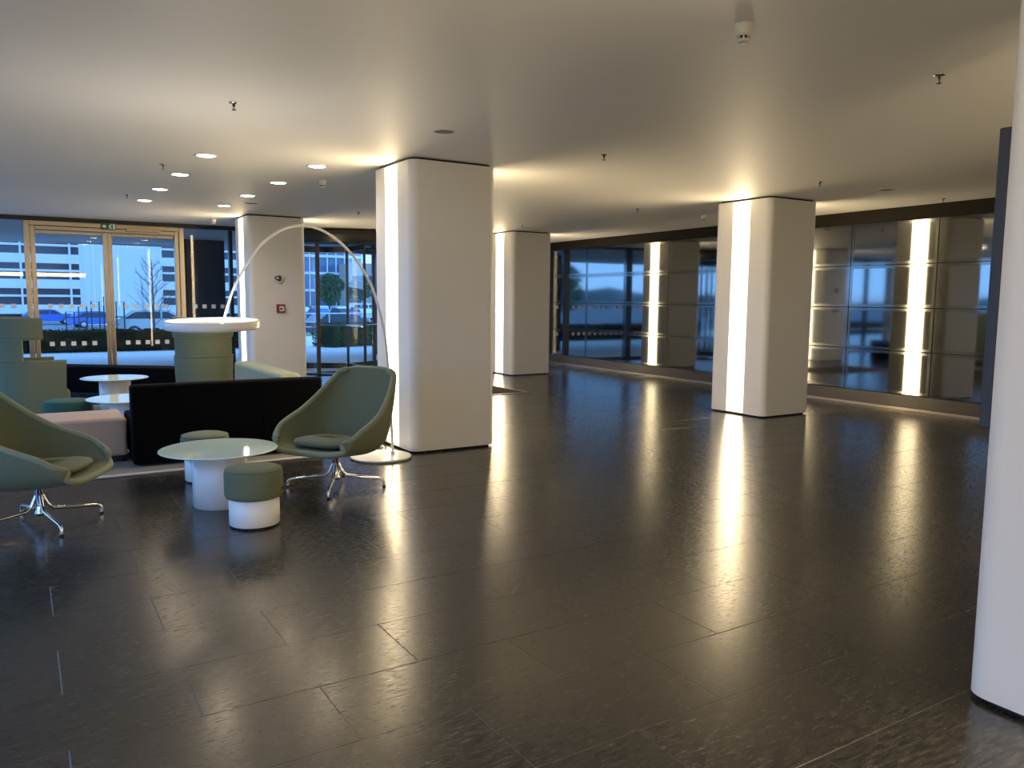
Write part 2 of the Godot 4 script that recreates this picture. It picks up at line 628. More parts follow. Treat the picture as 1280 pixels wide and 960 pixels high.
func build_columns() -> void:
	var shaft := shaft_mesh(COL, 0.095, 0.022, CEIL - 0.022).mesh()
	var foot := shaft_mesh(COL - 0.05, 0.11, 0.0, 0.024).mesh()
	var head := shaft_mesh(COL - 0.05, 0.11, CEIL - 0.024, CEIL).mesh()
	var strip := MB.new().rbox(Vector3.ZERO, Vector3(0.012, 2.93, 0.30), 0.004, 1).mesh()
	var spots := [
		[Vector3(3.71, 0, -1.165), "white rounded column with a dark display panel hung on its far side"],
		[Vector3(3.885, 0, -7.875), "white rounded lit column behind the arc lamp base"],
		[Vector3(9.105, 0, -7.845), "white rounded lit column standing alone before the mirror wall"],
		[Vector3(9.215, 0, -14.545), "white rounded lit column between the entrance mat and the far end of the mirror wall"],
		[Vector3(3.905, 0, -14.53), "white rounded lit column with a red alarm box beside the glazed doors"],
		[Vector3(9.105, 0, -1.165), "white rounded lit column out of view beside the near end of the mirror wall"],  # out of view, its strips light the ceiling by the mirror wall
		[Vector3(-1.47, 0, -1.165), "unseen white rounded lit column standing before the side windows"],  # unseen beside the camera, its strip warms the near column
		[Vector3(3.725, 0, 5.54), "unseen white rounded lit column before the long wall light"],  # unseen behind the camera, placed to brighten the near ceiling
		[Vector3(9.105, 0, 5.54), "unseen white rounded lit column in the back corner of the lobby"],  # also unseen, lights the ceiling towards the back
	]
	for e in spots:
		var c := thing("column", e[1], "column", e[0], 0, "", "structure")
		put("plinth", foot, M.gap_black, c)
		put("shaft", shaft, M.column_white, c)
		put("shadow_gap", head, M.gap_black, c)
		for s in [-1, 1]:
			var o := put("light_strip", strip, M.strip_glow, c, Vector3(s * (COL * 0.5 + 0.001), CEIL * 0.5, 0))
			o.set_meta("label", "glowing vertical light strip")
			area(c, Vector3(s * (COL * 0.5 + 0.012), CEIL * 0.5, 0), Vector3(s, 0, 0), Vector2(0.29, 2.92), lin(1.0, 0.765, 0.45), 4.1)
	# display hung on the far side of the near column
	var dp := thing("display_panel", "slim dark grey display panel fixed to the side of the near white column", "display", Vector3(3.865, 1.69, -1.70))
	put("casing", MB.new().rbox(Vector3.ZERO, Vector3(1.09, 1.19, 0.045), 0.006, 1), M.display_case, dp)
	put("screen", MB.new().box(Vector3(0, 0, -0.0235), Vector3(1.05, 1.15, 0.002)), M.dark_plastic, dp)
	put("bracket", MB.new().box(Vector3(0, 0, 0.0275), Vector3(0.5, 0.5, 0.010)), M.gap_black, dp)
	# signs on the column by the doors
	var cz := -14.53 + COL * 0.5
	var al := thing("fire_alarm_box", "small red square fire alarm call point on the column by the doors", "fire alarm", Vector3(3.935, 1.40, cz))
	put("housing", MB.new().rbox(Vector3(0, 0, 0.022), Vector3(0.15, 0.15, 0.044), 0.012, 2), M.red_plastic, al)
	put("button_plate", MB.new().rbox(Vector3(0.01, -0.005, 0.046), Vector3(0.08, 0.085, 0.006), 0.006, 1), M.marker_white, al)
	put("button", MB.new().lathe([Vector2(0, 0.006), Vector2(0.018, 0.006), Vector2(0.02, 0.0), Vector2(0.02, -0.002)], 16, Vector3(0.0, -0.005, 0.049), Basis(Vector3(1, 0, 0), Vector3(0, 0, 1), Vector3(0, -1, 0))), M.gap_black, al)
	var sg := thing("camera_sign", "round surveillance camera sticker above the red alarm box", "sign", Vector3(3.925, 1.92, cz + 0.001))
	sg.scale = Vector3(0.82, 0.82, 1)
	put("disc", MB.new().lathe([Vector2(0, 0.003), Vector2(0.125, 0.003), Vector2(0.126, 0.0)], 40, Vector3.ZERO, Basis(Vector3(1, 0, 0), Vector3(0, 0, 1), Vector3(0, -1, 0))), M.column_white, sg)
	var ic := MB.new()
	ic.prism([Vector2(-0.10, 0.02), Vector2(-0.085, 0.045), Vector2(0.02, 0.068), Vector2(0.05, 0.03), Vector2(0.045, -0.01), Vector2(0.03, -0.05), Vector2(-0.01, -0.062), Vector2(-0.09, -0.015)], 0.003, 0.006)
	put("camera_pictogram", ic, M.dark_plastic, sg)
	put("lens_pictogram", MB.new().prism([Vector2(-0.075, 0.015), Vector2(-0.06, 0.03), Vector2(-0.015, 0.03), Vector2(-0.015, -0.01), Vector2(-0.06, -0.005)], 0.0055, 0.007), M.marker_white, sg)


# ---------------------------------------------------------------- mirror wall
func build_mirror_wall() -> void:
	var turn := atan(-WALL_K)      # local -z runs along the wall, local -x faces the room
	var w := thing("wall_right", "wall of dark tinted mirror panels in four rows under a brown fascia", "wall", Vector3(WALL_X, 0, -10.0), -turn, "", "structure")
	# check of the skew: at z = -16 the wall stands further out than at z = -6
	var n0 := 18.9
	var n1 := -6.78
	var mid := (n0 + n1) * 0.5
	var len := n0 - n1
	put("backing", MB.new().box(Vector3(0.20, CEIL * 0.5, mid), Vector3(0.36, CEIL, len)), M.gap_black, w)
	put("fascia", MB.new().rbox(Vector3(0.02, 2.902, mid), Vector3(0.06, 0.196, len), 0.004, 1), M.fascia, w)
	put("plinth", MB.new().rbox(Vector3(0.02, 0.135, mid), Vector3(0.07, 0.18, len), 0.004, 1), M.plinth_brown, w)
	put("skirting", MB.new().rbox(Vector3(0.0, 0.022, mid), Vector3(0.09, 0.044, len), 0.004, 1), M.skirting, w)
	var pw := 1.414
	var ph := 0.6425
	var g := 0.010
	var pm := MB.new().box(Vector3.ZERO, Vector3(0.012, ph - g, pw - g)).mesh()
	var bd := MB.new()
	var by := ph - g - 0.008
	var bz := pw - g - 0.008
	for s in [-1, 1]:
		bd.box(Vector3(0, s * (by * 0.5 - 0.02), 0), Vector3(0.003, 0.04, bz))
		bd.box(Vector3(0, 0, s * (bz * 0.5 - 0.02)), Vector3(0.003, by - 0.08, 0.04))
	var bm := bd.mesh()
	var j := 0
	var z0 := -6.51 + 10.0
	for c in range(-10, 8):
		var zc := z0 - pw * (c + 0.5)
		if zc + pw * 0.5 > n0 or zc - pw * 0.5 < n1:
			continue
		for r in 4:
			var p := put("mirror_panel", pm, M.mirror_panel, w, Vector3(-0.004, 0.2325 + ph * (r + 0.5), zc))
			put("border", bm, M.mirror_border, p, Vector3(-0.0065, 0, 0))
			j += 1


# ---------------------------------------------------------------- glazed front
func dots(parent: Node3D, x0: float, x1: float, z: float, cy: float) -> void:
	var m := MB.new().box(Vector3.ZERO, Vector3(0.078, 0.078, 0.003)).mesh()
	var k := int(floor((x1 - x0 - 0.1) / 0.173))
	for y in [0.71, 1.40]:
		for i in k:
			put("marker", m, M.marker_white, parent, Vector3((x0 + x1) * 0.5 + (i - (k - 1) * 0.5) * 0.173, y - cy, z))

func build_facade() -> void:
	var fr := thing("wall_front", "glazed front wall frame with dark head and base rails", "wall", Vector3.ZERO, 0, "", "structure")
	put("base_rail", MB.new().box(Vector3(1.1, 0.04, FACADE), Vector3(7.8, 0.08, 0.14)), M.black_frame, fr)
	put("base_rail", MB.new().box(Vector3(9.3, 0.04, FACADE), Vector3(4.0, 0.08, 0.14)), M.black_frame, fr)
	put("head_rail", MB.new().box(Vector3(4.4, 2.96, FACADE), Vector3(14.4, 0.08, 0.14)), M.black_frame, fr)
	var posts := [-2.5, -0.95, 3.72, 4.95, 7.42, 8.75, 10.75, 11.3]
	for x in posts:
		put("mullion", MB.new().rbox(Vector3(x, 1.5, FACADE), Vector3(0.07 if x < 8 else 0.12, 2.84, 0.14), 0.006, 1), M.black_frame, fr)
	var bays := [[-2.46, -0.99], [-0.91, 0.13], [2.88, 3.68], [3.76, 4.91], [7.47, 8.68], [8.82, 10.68], [10.82, 11.24]]
	var names := ["fixed glass bay of the front beside the side wall", "fixed glass bay of the front beside the bronze doors", "narrow glass bay of the front before the navy pillar", "glass bay of the front behind the column with the red alarm box", "glass bay of the front beside the revolving door", "wide glass bay of the front near the mirror wall", "slim glass bay of the front at the end of the mirror wall"]
	for i in bays.size():
		var a: float = bays[i][0]
		var b: float = bays[i][1]
		var wn := thing("window_%d" % (i + 1), names[i], "window", Vector3((a + b) / 2, 1.5, FACADE), 0, "", "structure")
		put("pane", MB.new().box(Vector3.ZERO, Vector3(b - a, 2.84, 0.012)), M.clear_glass, wn)
		dots(wn, -(b - a) / 2, (b - a) / 2, 0.009, 1.5)
	# bronze double door
	var dr := thing("door_1", "bronze framed double glass door with square white markers", "door", Vector3(1.5, 0, FACADE), 0, "", "structure")
	for s in [-1, 1]:
		put("jamb", MB.new().rbox(Vector3(s * 1.29, 1.46, 0), Vector3(0.09, 2.92, 0.20), 0.008, 1), M.bronze, dr)
		put("jamb", MB.new().rbox(Vector3(s * 1.20, 1.42, 0.02), Vector3(0.075, 2.84, 0.13), 0.008, 1), M.bronze, dr)
	put("head", MB.new().rbox(Vector3(0, 2.88, 0), Vector3(2.49, 0.085, 0.20), 0.008, 1), M.bronze, dr)
	put("head", MB.new().rbox(Vector3(0, 2.80, 0.02), Vector3(2.32, 0.07, 0.13), 0.008, 1), M.bronze, dr)
	put("closer", MB.new().rbox(Vector3(0.62, 2.83, 0.12), Vector3(0.6, 0.06, 0.06), 0.008, 1), M.bronze, dr)
	for s in [-1, 1]:
		var lf := put("leaf_frame", MB.new().rbox(Vector3(s * 0.04, 1.40, 0), Vector3(0.075, 2.72, 0.06), 0.008, 1), M.bronze, dr)
		put("bottom_rail", MB.new().rbox(Vector3(s * 0.62, 0.12, 0), Vector3(1.08, 0.18, 0.05), 0.008, 1), M.bronze, lf)
		put("top_rail", MB.new().rbox(Vector3(s * 0.62, 2.73, 0), Vector3(1.08, 0.06, 0.05), 0.008, 1), M.bronze, lf)
		put("pane", MB.new().box(Vector3(s * 0.62, 1.455, 0), Vector3(1.08, 2.49, 0.01)), M.clear_glass, dr)
		put("handle", MB.new().tube([Vector3(s * 0.04, 1.06, 0.03), Vector3(s * 0.04, 1.06, 0.085), Vector3(s * 0.15, 1.06, 0.09)], 0.011, 8), M.chrome, dr)
		var dm := MB.new().box(Vector3.ZERO, Vector3(0.078, 0.078, 0.003)).mesh()
		for y in [0.71, 1.40]:
			for i in 5:
				put("marker", dm, M.marker_white, dr, Vector3(s * 0.63 + (i - 2) * 0.173, y, 0.008))
	# exit sign above the door meeting
	var ex := thing("exit_sign", "small green running man exit sign above the bronze double door", "exit sign", Vector3(1.52, 2.87, FACADE + 0.15))
	ex.scale = Vector3.ONE * 0.66
	put("box", MB.new().rbox(Vector3.ZERO, Vector3(0.36, 0.17, 0.05), 0.006, 1), M.green_sign, ex)
	put("arrow", MB.new().prism([Vector2(-0.15, 0.03), Vector2(-0.10, 0.03), Vector2(-0.10, 0.055), Vector2(-0.055, 0), Vector2(-0.10, -0.055), Vector2(-0.10, -0.03), Vector2(-0.15, -0.03)], 0.025, 0.028), M.marker_white, ex)
	put("running_figure", MB.new().prism([Vector2(0.0, -0.07), Vector2(0.03, -0.02), Vector2(0.0, 0.02), Vector2(0.04, 0.05), Vector2(0.065, 0.04), Vector2(0.055, 0.0), Vector2(0.09, -0.06), Vector2(0.075, -0.07), Vector2(0.045, -0.03), Vector2(0.015, -0.075)], 0.025, 0.028), M.marker_white, ex)
	put("figure_head", MB.new().lathe([Vector2(0, 0.003), Vector2(0.016, 0.003), Vector2(0.016, 0)], 14, Vector3(0.075, 0.064, 0.025), Basis(Vector3(1, 0, 0), Vector3(0, 0, 1), Vector3(0, -1, 0))), M.marker_white, ex)
	put("doorway_pictogram", MB.new().box(Vector3(0.135, 0, 0.0265), Vector3(0.05, 0.14, 0.003)), M.marker_white, ex)
	# revolving door
	var rv := thing("door_2", "black framed glass revolving door behind the arc lamp", "door", Vector3(6.18, 0, FACADE), 0, "", "structure")
	var rr := 1.2
	var ring := []
	for i in 49:
		ring.append(Vector2(cos(TAU * i / 48) * rr, sin(TAU * i / 48) * rr))
	put("drum_header", MB.new().sweep(ring, [Vector2(-0.06, 2.72), Vector2(0.06, 2.72), Vector2(0.06, 2.96), Vector2(-0.06, 2.96)]), M.black_frame, rv)
	put("canopy", MB.new().lathe([Vector2(0, 2.74), Vector2(1.16, 2.74), Vector2(1.16, 2.78)], 48), M.black_frame, rv)
	put("threshold", MB.new().sweep(ring, [Vector2(-0.05, 0.0), Vector2(0.05, 0.0), Vector2(0.05, 0.03), Vector2(-0.05, 0.03)]), M.black_frame, rv)
	for a in [40.0, 140.0, 220.0, 320.0]:
		var q := deg_to_rad(a)
		put("drum_post", MB.new().rbox(Vector3(cos(q) * rr, 1.37, sin(q) * rr), Vector3(0.07, 2.7, 0.07), 0.006, 1), M.black_frame, rv)
	for side in [[140.0, 220.0], [-40.0, 40.0]]:
		var arc := []
		for i in 13:
			var q := deg_to_rad(lerpf(side[0], side[1], i / 12.0))
			arc.append(Vector2(cos(q) * rr, sin(q) * rr))
		put("drum_pane", MB.new().sweep(arc, [Vector2(-0.006, 0.04), Vector2(0.006, 0.04), Vector2(0.006, 2.71), Vector2(-0.006, 2.71)]), M.clear_glass, rv)
	put("centre_post", MB.new().tube([Vector3(0, 0.02, 0), Vector3(0, 2.74, 0)], 0.03, 12), M.black_frame, rv)
	for i in 3:
		var wing := Node3D.new()
		wing.name = "wing"
		rv.add_child(wing, true)
		wing.rotation.y = deg_to_rad(28 + 120.0 * i)
		for y in [0.10, 2.64]:
			put("rail", MB.new().box(Vector3(0.59, y, 0), Vector3(1.08, 0.12, 0.045)), M.black_frame, wing)
		put("stile", MB.new().box(Vector3(1.11, 1.37, 0), Vector3(0.05, 2.66, 0.045)), M.black_frame, wing)
		put("push_bar", MB.new().tube([Vector3(0.08, 1.0, 0.05), Vector3(1.08, 1.0, 0.05)], 0.014, 8), M.chrome, wing)
		put("pane", MB.new().box(Vector3(0.56, 1.37, 0), Vector3(1.05, 2.42, 0.01)), M.clear_glass, wing)


# ---------------------------------------------------------------- outside
func leaf_ball(rng: RandomNumberGenerator, c: Vector3, r: Vector3, count: int, size: float, mb: MB, boxy := false) -> void:
	for i in count:
		var p := Vector3(rng.randf_range(-1, 1), rng.randf_range(-1, 1), rng.randf_range(-1, 1))
		if not boxy:
			while p.length() > 1.0:
				p = Vector3(rng.randf_range(-1, 1), rng.randf_range(-1, 1), rng.randf_range(-1, 1))
			p = p.normalized() * pow(p.length(), 0.4)
		else:
			p[rng.randi() % 3] = signf(rng.randf() - 0.5)
		var q := c + p * r
		var a := Vector3(rng.randf_range(-1, 1), rng.randf_range(-1, 1), rng.randf_range(-1, 1)).normalized()
		var b := a.cross(Vector3(rng.randf_range(-1, 1), rng.randf_range(-1, 1), rng.randf_range(-1, 1))).normalized()
		var s := size * rng.randf_range(0.6, 1.3)
		mb.quad(q - a * s, q - b * s * 0.5, q + a * s, q + b * s * 0.5, p + Vector3(0, 0.2, 0))

func branch(rng: RandomNumberGenerator, mb: MB, p: Vector3, d: Vector3, length: float, r: float, depth: int) -> void:
	var e := p + d * length
	mb.tube([p, e], [r, r * 0.6], 5, false)
	if depth == 0:
		return
	for i in 3 if depth > 1 else 2:
		var t := rng.randf_range(0.45, 1.0)
		var nd := (d + Vector3(rng.randf_range(-1, 1), rng.randf_range(0.0, 0.7), rng.randf_range(-1, 1)) * 0.75).normalized()
		branch(rng, mb, p + d * length * t, nd, length * rng.randf_range(0.55, 0.75), r * 0.55, depth - 1)

func make_car(label: String, paint: Material, at: Vector3, turn: float, van := false) -> Node3D:
	var c := thing("van" if van else "car", label, "van" if van else "car", at, turn)
	var l := 2.5 if van else 2.15
	var h := 2.0 if van else 1.45
	var prof := [Vector2(-l, 0.35), Vector2(l, 0.35), Vector2(l, 0.75), Vector2(l - 0.15, 0.92), Vector2(l - 1.1, 1.0), Vector2(l - 1.75, h - 0.04), Vector2(l - 2.1, h), Vector2(-l + 0.75, h - 0.03), Vector2(-l + 0.2, 1.0), Vector2(-l, 0.92)]
	if van:
		prof = [Vector2(-l, 0.4), Vector2(l, 0.4), Vector2(l, 0.95), Vector2(l - 0.2, 1.12), Vector2(l - 0.75, 1.2), Vector2(l - 1.35, h - 0.03), Vector2(l - 1.7, h), Vector2(-l + 0.1, h - 0.02), Vector2(-l, h - 0.15)]
	put("body", MB.new().prism(prof, -0.85, 0.85), paint, c)
	var y0 := 1.22 if van else 1.0
	for s in [-1, 1]:
		var gz: float = s * 0.853
		if van:
			for x in [-1.75, -0.6, 0.55]:
				put("window", MB.new().box(Vector3(x, 1.5, gz), Vector3(0.95, 0.42, 0.012)), M.window_dark, c)
		else:
			put("window", MB.new().prism([Vector2(l - 1.25, y0), Vector2(l - 1.85, h - 0.12), Vector2(0.02, h - 0.1), Vector2(0.02, y0)], gz - 0.006, gz + 0.006), M.window_dark, c)
			put("window", MB.new().prism([Vector2(-0.06, y0), Vector2(-0.06, h - 0.1), Vector2(-l + 0.9, h - 0.12), Vector2(-l + 0.4, y0)], gz - 0.006, gz + 0.006), M.window_dark, c)
		for x in [-l + 0.85, l - 0.85]:
			var wh := put("wheel", MB.new().lathe([Vector2(0, 0.1), Vector2(0.2, 0.1), Vector2(0.2, 0.1), Vector2(0.31, 0.09), Vector2(0.33, 0.05), Vector2(0.33, -0.09), Vector2(0, -0.09)], 20, Vector3(x, 0.33, s * 0.78), Basis(Vector3(1, 0, 0), Vector3(0, 0, s), Vector3(0, -s, 0))), M.rubber, c)
			put("hub_cap", MB.new().lathe([Vector2(0, 0.115), Vector2(0.18, 0.105), Vector2(0.19, 0.10)], 14, Vector3(x, 0.33, s * 0.78), Basis(Vector3(1, 0, 0), Vector3(0, 0, s), Vector3(0, -s, 0))), M.car_silver, wh)
	return c

func build_outside() -> void:
	var gr := thing("ground_outside", "pale paved forecourt outside the glazed front", "ground", Vector3.ZERO, 0, "", "structure")
	put("forecourt", MB.new().box(Vector3(6, -0.21, -24.7), Vector3(130, 0.4, 15.4)), M.paving, gr)
	put("verge", MB.new().box(Vector3(6, -0.22, -33.7), Vector3(160, 0.4, 2.6)), M.lawn, gr)
	var bank := MB.new().prism([Vector2(-35, -0.03), Vector2(-35, -1.6), Vector2(-50, -1.6), Vector2(-50, -1.2)], -110, 130, Vector3.ZERO, Basis(Vector3(0, 0, 1), Vector3(0, 1, 0), Vector3(1, 0, 0)))
	put("bank", bank, M.lawn, gr)
	put("road", MB.new().box(Vector3(6, -1.4, -160), Vector3(420, 0.4, 220)), M.asphalt, gr)
	put("side_paving", MB.new().box(Vector3(-35.0, -0.215, 4), Vector3(64.4, 0.4, 42)), M.side_yard, gr)
	var ov := thing("roof_overhang", "grey soffit of the floor above projecting over the forecourt", "soffit", Vector3.ZERO, 0, "", "structure")
	put("soffit", MB.new().box(Vector3(4.4, 3.2, -20.2), Vector3(14.8, 0.5, 6.5)), M.soffit, ov)
	put("edge_band", MB.new().box(Vector3(4.4, 3.25, -23.5), Vector3(14.8, 0.66, 0.1)), M.soffit_edge, ov)
	# dark clad pillars carrying the overhang
	var pillar := shaft_mesh(COL, 0.05, 0.0, 2.945).mesh()
	for e in [[3.885, "dark navy clad pillar under the overhang outside the narrow glass bay"], [9.105, "dark navy clad pillar under the overhang outside the wide glass bay"], [-1.335, "dark navy clad pillar under the overhang outside the side corner"]]:
		var pl := thing("pillar", e[1], "pillar", Vector3(e[0], 0, -20.85), 0, "", "structure")
		put("cladding", pillar, M.navy_cladding, pl)
	var rng := RandomNumberGenerator.new()
	rng.seed = 7
	# hedges
	for e in [[Vector3(2.4, 0, -26.0), Vector3(8.4, 0.62, 1.1), 0.0, "low dark clipped hedge outside the bronze double door"], [Vector3(11.2, 0, -26.2), Vector3(6.0, 0.75, 1.0), 0.35, "green clipped hedge outside the revolving door"], [Vector3(-9.0, 0, -26.0), Vector3(10.0, 0.62, 1.1), 0.0, "dark clipped hedge along the forecourt past the side wall"]]:
		var hd := thing("hedge", e[3], "hedge", e[0], e[2])
		put("core", MB.new().rbox(Vector3(0, e[1].y * 0.48, 0), e[1] * Vector3(0.97, 0.92, 0.9), 0.08, 2), M.hedge_green if e[2] > 0.1 else M.hedge_leaf, hd)
		var mb := MB.new()
		leaf_ball(rng, Vector3(0, e[1].y * 0.5, 0), e[1] * 0.5 * Vector3(1, 0.96, 1), 2600, 0.05, mb, true)
		tag(put("foliage", mb, M.hedge_green if e[2] > 0.1 else M.hedge_leaf, hd), "", "", "", "stuff")
	# banded parking block
	var pk := thing("parking_block", "long white banded building with dark open storeys beyond the road", "building", Vector3(6, -1.2, -118))
	put("core", MB.new().box(Vector3(0, 8, -4), Vector3(46, 16, 8)), M.window_dark, pk)
	for i in 6:
		put("parapet_band", MB.new().box(Vector3(0, 1.0 + i * 3.2, 0.3), Vector3(46, 1.15, 0.6)), M.concrete_band, pk)
		put("upper_band", MB.new().box(Vector3(0, 2.7 + i * 3.2, 0.2), Vector3(46, 0.28, 0.4)), M.concrete_band, pk)
	for i in 9:
		put("pier", MB.new().box(Vector3(-21.5 + i * 5.4, 8, 0.35), Vector3(0.22, 16, 0.75)), M.concrete_band, pk)
	# pale tower standing before it
	var tw := thing("pale_building", "plain pale blue windowless gable building seen behind the bare tree", "building", Vector3(9.0, -1.2, -86))
	put("wall", MB.new().box(Vector3(0, 9, -4), Vector3(6.6, 18, 8)), M.pale_wall, tw)
	for x in [-2.6, -0.4, 2.1]:
		put("downpipe", MB.new().box(Vector3(x, 9, 0.06), Vector3(0.16, 18, 0.12)), M.concrete_band, tw)
	put("base_band", MB.new().box(Vector3(0, 0.9, 0.05), Vector3(6.64, 0.16, 0.1)), M.concrete_band, tw)
	# glass office beyond the car park
	var go := thing("glass_office", "tall blue glass office block beyond the parked cars", "building", Vector3(56, -1.2, -170))
	put("core", MB.new().box(Vector3(0, 14, -6), Vector3(20, 28, 12)), M.window_blue, go)
	for i in 8:
		put("floor_band", MB.new().box(Vector3(0, 0.6 + i * 3.7, 0.1), Vector3(20, 0.55, 0.3)), M.concrete_band, go)
	for i in 11:
		put("fin", MB.new().box(Vector3(-9.8 + i * 1.96, 14, 0.15), Vector3(0.22, 28, 0.3)), M.concrete_band, go)
	var tn := thing("tan_building", "low tan building with a dark ribbon window behind the car park", "building", Vector3(68, -1.2, -160))
	put("wall", MB.new().box(Vector3(6, 5, -4), Vector3(28, 10, 8)), M.brick_tan, tn)
	put("ribbon_window", MB.new().box(Vector3(6, 6.6, 0.02), Vector3(28, 1.6, 0.1)), M.window_dark, tn)
	# hills on the horizon; the tallest is added out of view
	for e in [[Vector3(-160, -4, -330), Vector3(190, 13, 60), "long dark wooded hill on the horizon past the side wall"], [Vector3(330, -4, -330), Vector3(190, 34, 60), "added tall dark hill on the horizon, out of view"], [Vector3(-330, -4, -60), Vector3(60, 12, 260), "distant dark hill seen from the side windows"]]:
		var hl := thing("hill", e[2], "hill", e[0], 0, "", "structure")
		var pts := []
		var fn := FastNoiseLite.new()
		fn.seed = 3
		fn.frequency = 0.9
		for i in 17:
			for j in 33:
				var u := i / 16.0 * 2 - 1
				var w := j / 32.0 * 2 - 1
				var hh := pow(maxf(0.0, 1 - u * u), 0.8) * pow(maxf(0.0, 1 - w * w), 0.5) * (0.75 + 0.4 * fn.get_noise_2d(u * 2, w * 5))
				pts.append(Vector3(w * e[1].x, hh * e[1].y, u * e[1].z))
		put("slope", MB.new().grid(pts, 17, 33, true), M.hill, hl)
	# trees
	var bt := thing("bare_tree", "slender leafless tree outside the bronze double door", "tree", Vector3(5.35, -0.35, -40))
	put("trunk", MB.new().tube([Vector3(0, 0, 0), Vector3(0.02, 1.4, 0), Vector3(0, 3.6, 0.02)], [0.055, 0.045, 0.012], 7), M.bark, bt)
	var br := MB.new()
	for i in 26:
		var y := 0.55 + i * 0.105
		var a := i * 2.4
		branch(rng, br, Vector3(0, y, 0), Vector3(cos(a) * 0.8, 0.85, sin(a) * 0.8).normalized(), 1.05 - 0.026 * i, 0.016, 2)
	tag(put("branches", br, M.bark, bt), "", "", "", "stuff")
	var crown := MB.new()
	for i in 7:
		leaf_ball(rng, Vector3(rng.randf_range(-1.3, 1.3), 4.2 + rng.randf_range(-1.2, 1.2), rng.randf_range(-1.3, 1.3)), Vector3.ONE * rng.randf_range(1.0, 1.6), 420, 0.22, crown)
	var tspots := [[Vector3(40.5, -1.2, -118), "green leafy tree standing at the near edge of the car park"], [Vector3(50.5, -1.2, -148), "green leafy tree between the parked cars and the office block"], [Vector3(44.5, -1.2, -130), "green leafy tree beside the white minibus"], [Vector3(54.0, -1.2, -140), "green leafy tree before the tan building"], [Vector3(-16, -1.2, -60), "leafy tree past the side wall across the road"], [Vector3(-26, 0, -12), "leafy tree outside the side windows"], [Vector3(-21, 0, -3), "leafy tree outside the side windows near the lobby back"]]
	var t0: Node3D
	for i in tspots.size():
		if i == 0:
			t0 = thing("leafy_tree", tspots[0][1], "tree", tspots[0][0])
			put("trunk", MB.new().tube([Vector3(0, 0, 0), Vector3(0.05, 2.0, 0), Vector3(0, 4.2, 0.1)], [0.16, 0.13, 0.06], 8), M.bark, t0)
			tag(put("crown", crown, M.tree_leaf, t0), "", "", "", "stuff")
		else:
			copy(t0, tspots[i][0], i * 1.3, tspots[i][1])
	# cars
	make_car("bright blue parked car outside the bronze double door", M.car_blue, Vector3(2.6, -1.2, -88), 0.1)
	make_car("small dark blue car parked beyond the bicycle rack", M.car_blue, Vector3(5.9, -1.2, -78), 0.2)
	make_car("silver car behind the hedge at the bronze double door", M.car_silver, Vector3(6.3, -0.55, -45), 0.0)
	make_car("white minibus with dark windows outside the revolving door", M.car_white, Vector3(44.5, -1.2, -116), PI, true)
	var paints := [M.car_silver, M.car_white, M.car_dark, M.car_blue, M.car_silver, M.car_white, M.car_dark, M.car_white]
	for i in 24:
		var row := i / 8
		var pi := (i * 3 + row) % 8
		var hue: String = ["silver", "white", "dark", "blue", "silver", "white", "dark", "white"][pi]
		var o := make_car("%s parked car in the rows of the car park before the office block" % hue, paints[pi], Vector3(28.5 + (i % 8) * 2.9 + row * 5.2, -1.2, -96 - row * 15), PI / 2 + 0.05 * (i % 3))
		o.set_meta("group", hue + " cars in the car park")
	make_car("dark car at the kerb outside the revolving door", M.car_dark, Vector3(16.2, -0.75, -45), 0.15)
	# bicycle shelter frame
	var rk := thing("bicycle_rack", "dark metal bicycle rack frame beyond the hedge", "bicycle rack", Vector3(3.1, -0.45, -44))
	for i in 5:
		put("hoop", MB.new().tube([Vector3(i * 0.55 - 1.1, 0, 0), Vector3(i * 0.55 - 1.1, 2.0 - 0.25 * absf(i - 3), 0), Vector3(i * 0.55 - 0.75, 2.0 - 0.25 * absf(i - 3), 0), Vector3(i * 0.55 - 0.75, 0, 0)], 0.035, 6), M.dark_plastic, rk)
	put("rail", MB.new().tube([Vector3(-1.1, 1.0, 0), Vector3(1.5, 1.0, 0)], 0.03, 6), M.dark_plastic, rk)
	# guard rail outside the revolving door
	var gl := thing("guard_rail", "thin metal guard rail along the forecourt outside the revolving door", "railing", Vector3(12.6, 0, -29.2))
	put("handrail", MB.new().tube([Vector3(-4.2, 1.0, 0), Vector3(5.5, 1.0, 0)], 0.025, 8), M.pole_paint, gl)
	put("lower_rail", MB.new().tube([Vector3(-4.2, 0.5, 0), Vector3(5.5, 0.5, 0)], 0.018, 8), M.pole_paint, gl)
	for i in 7:
		put("post", MB.new().tube([Vector3(-4.2 + i * 1.615, 0, 0), Vector3(-4.2 + i * 1.615, 1.0, 0)], 0.022, 8), M.pole_paint, gl)


# ---------------------------------------------------------------- lounge furniture
func interp(keys: Array, t: float) -> float:
	# smooth curve through [t, value] keys
	for i in keys.size() - 1:
		if t <= keys[i + 1][0]:
			var a: Array = keys[maxi(i - 1, 0)]
			var b: Array = keys[i]
			var c: Array = keys[i + 1]
			var d: Array = keys[mini(i + 2, keys.size() - 1)]
			return cubic_interpolate(b[1], c[1], a[1], d[1], (t - b[0]) / (c[0] - b[0]))
	return keys[-1][1]

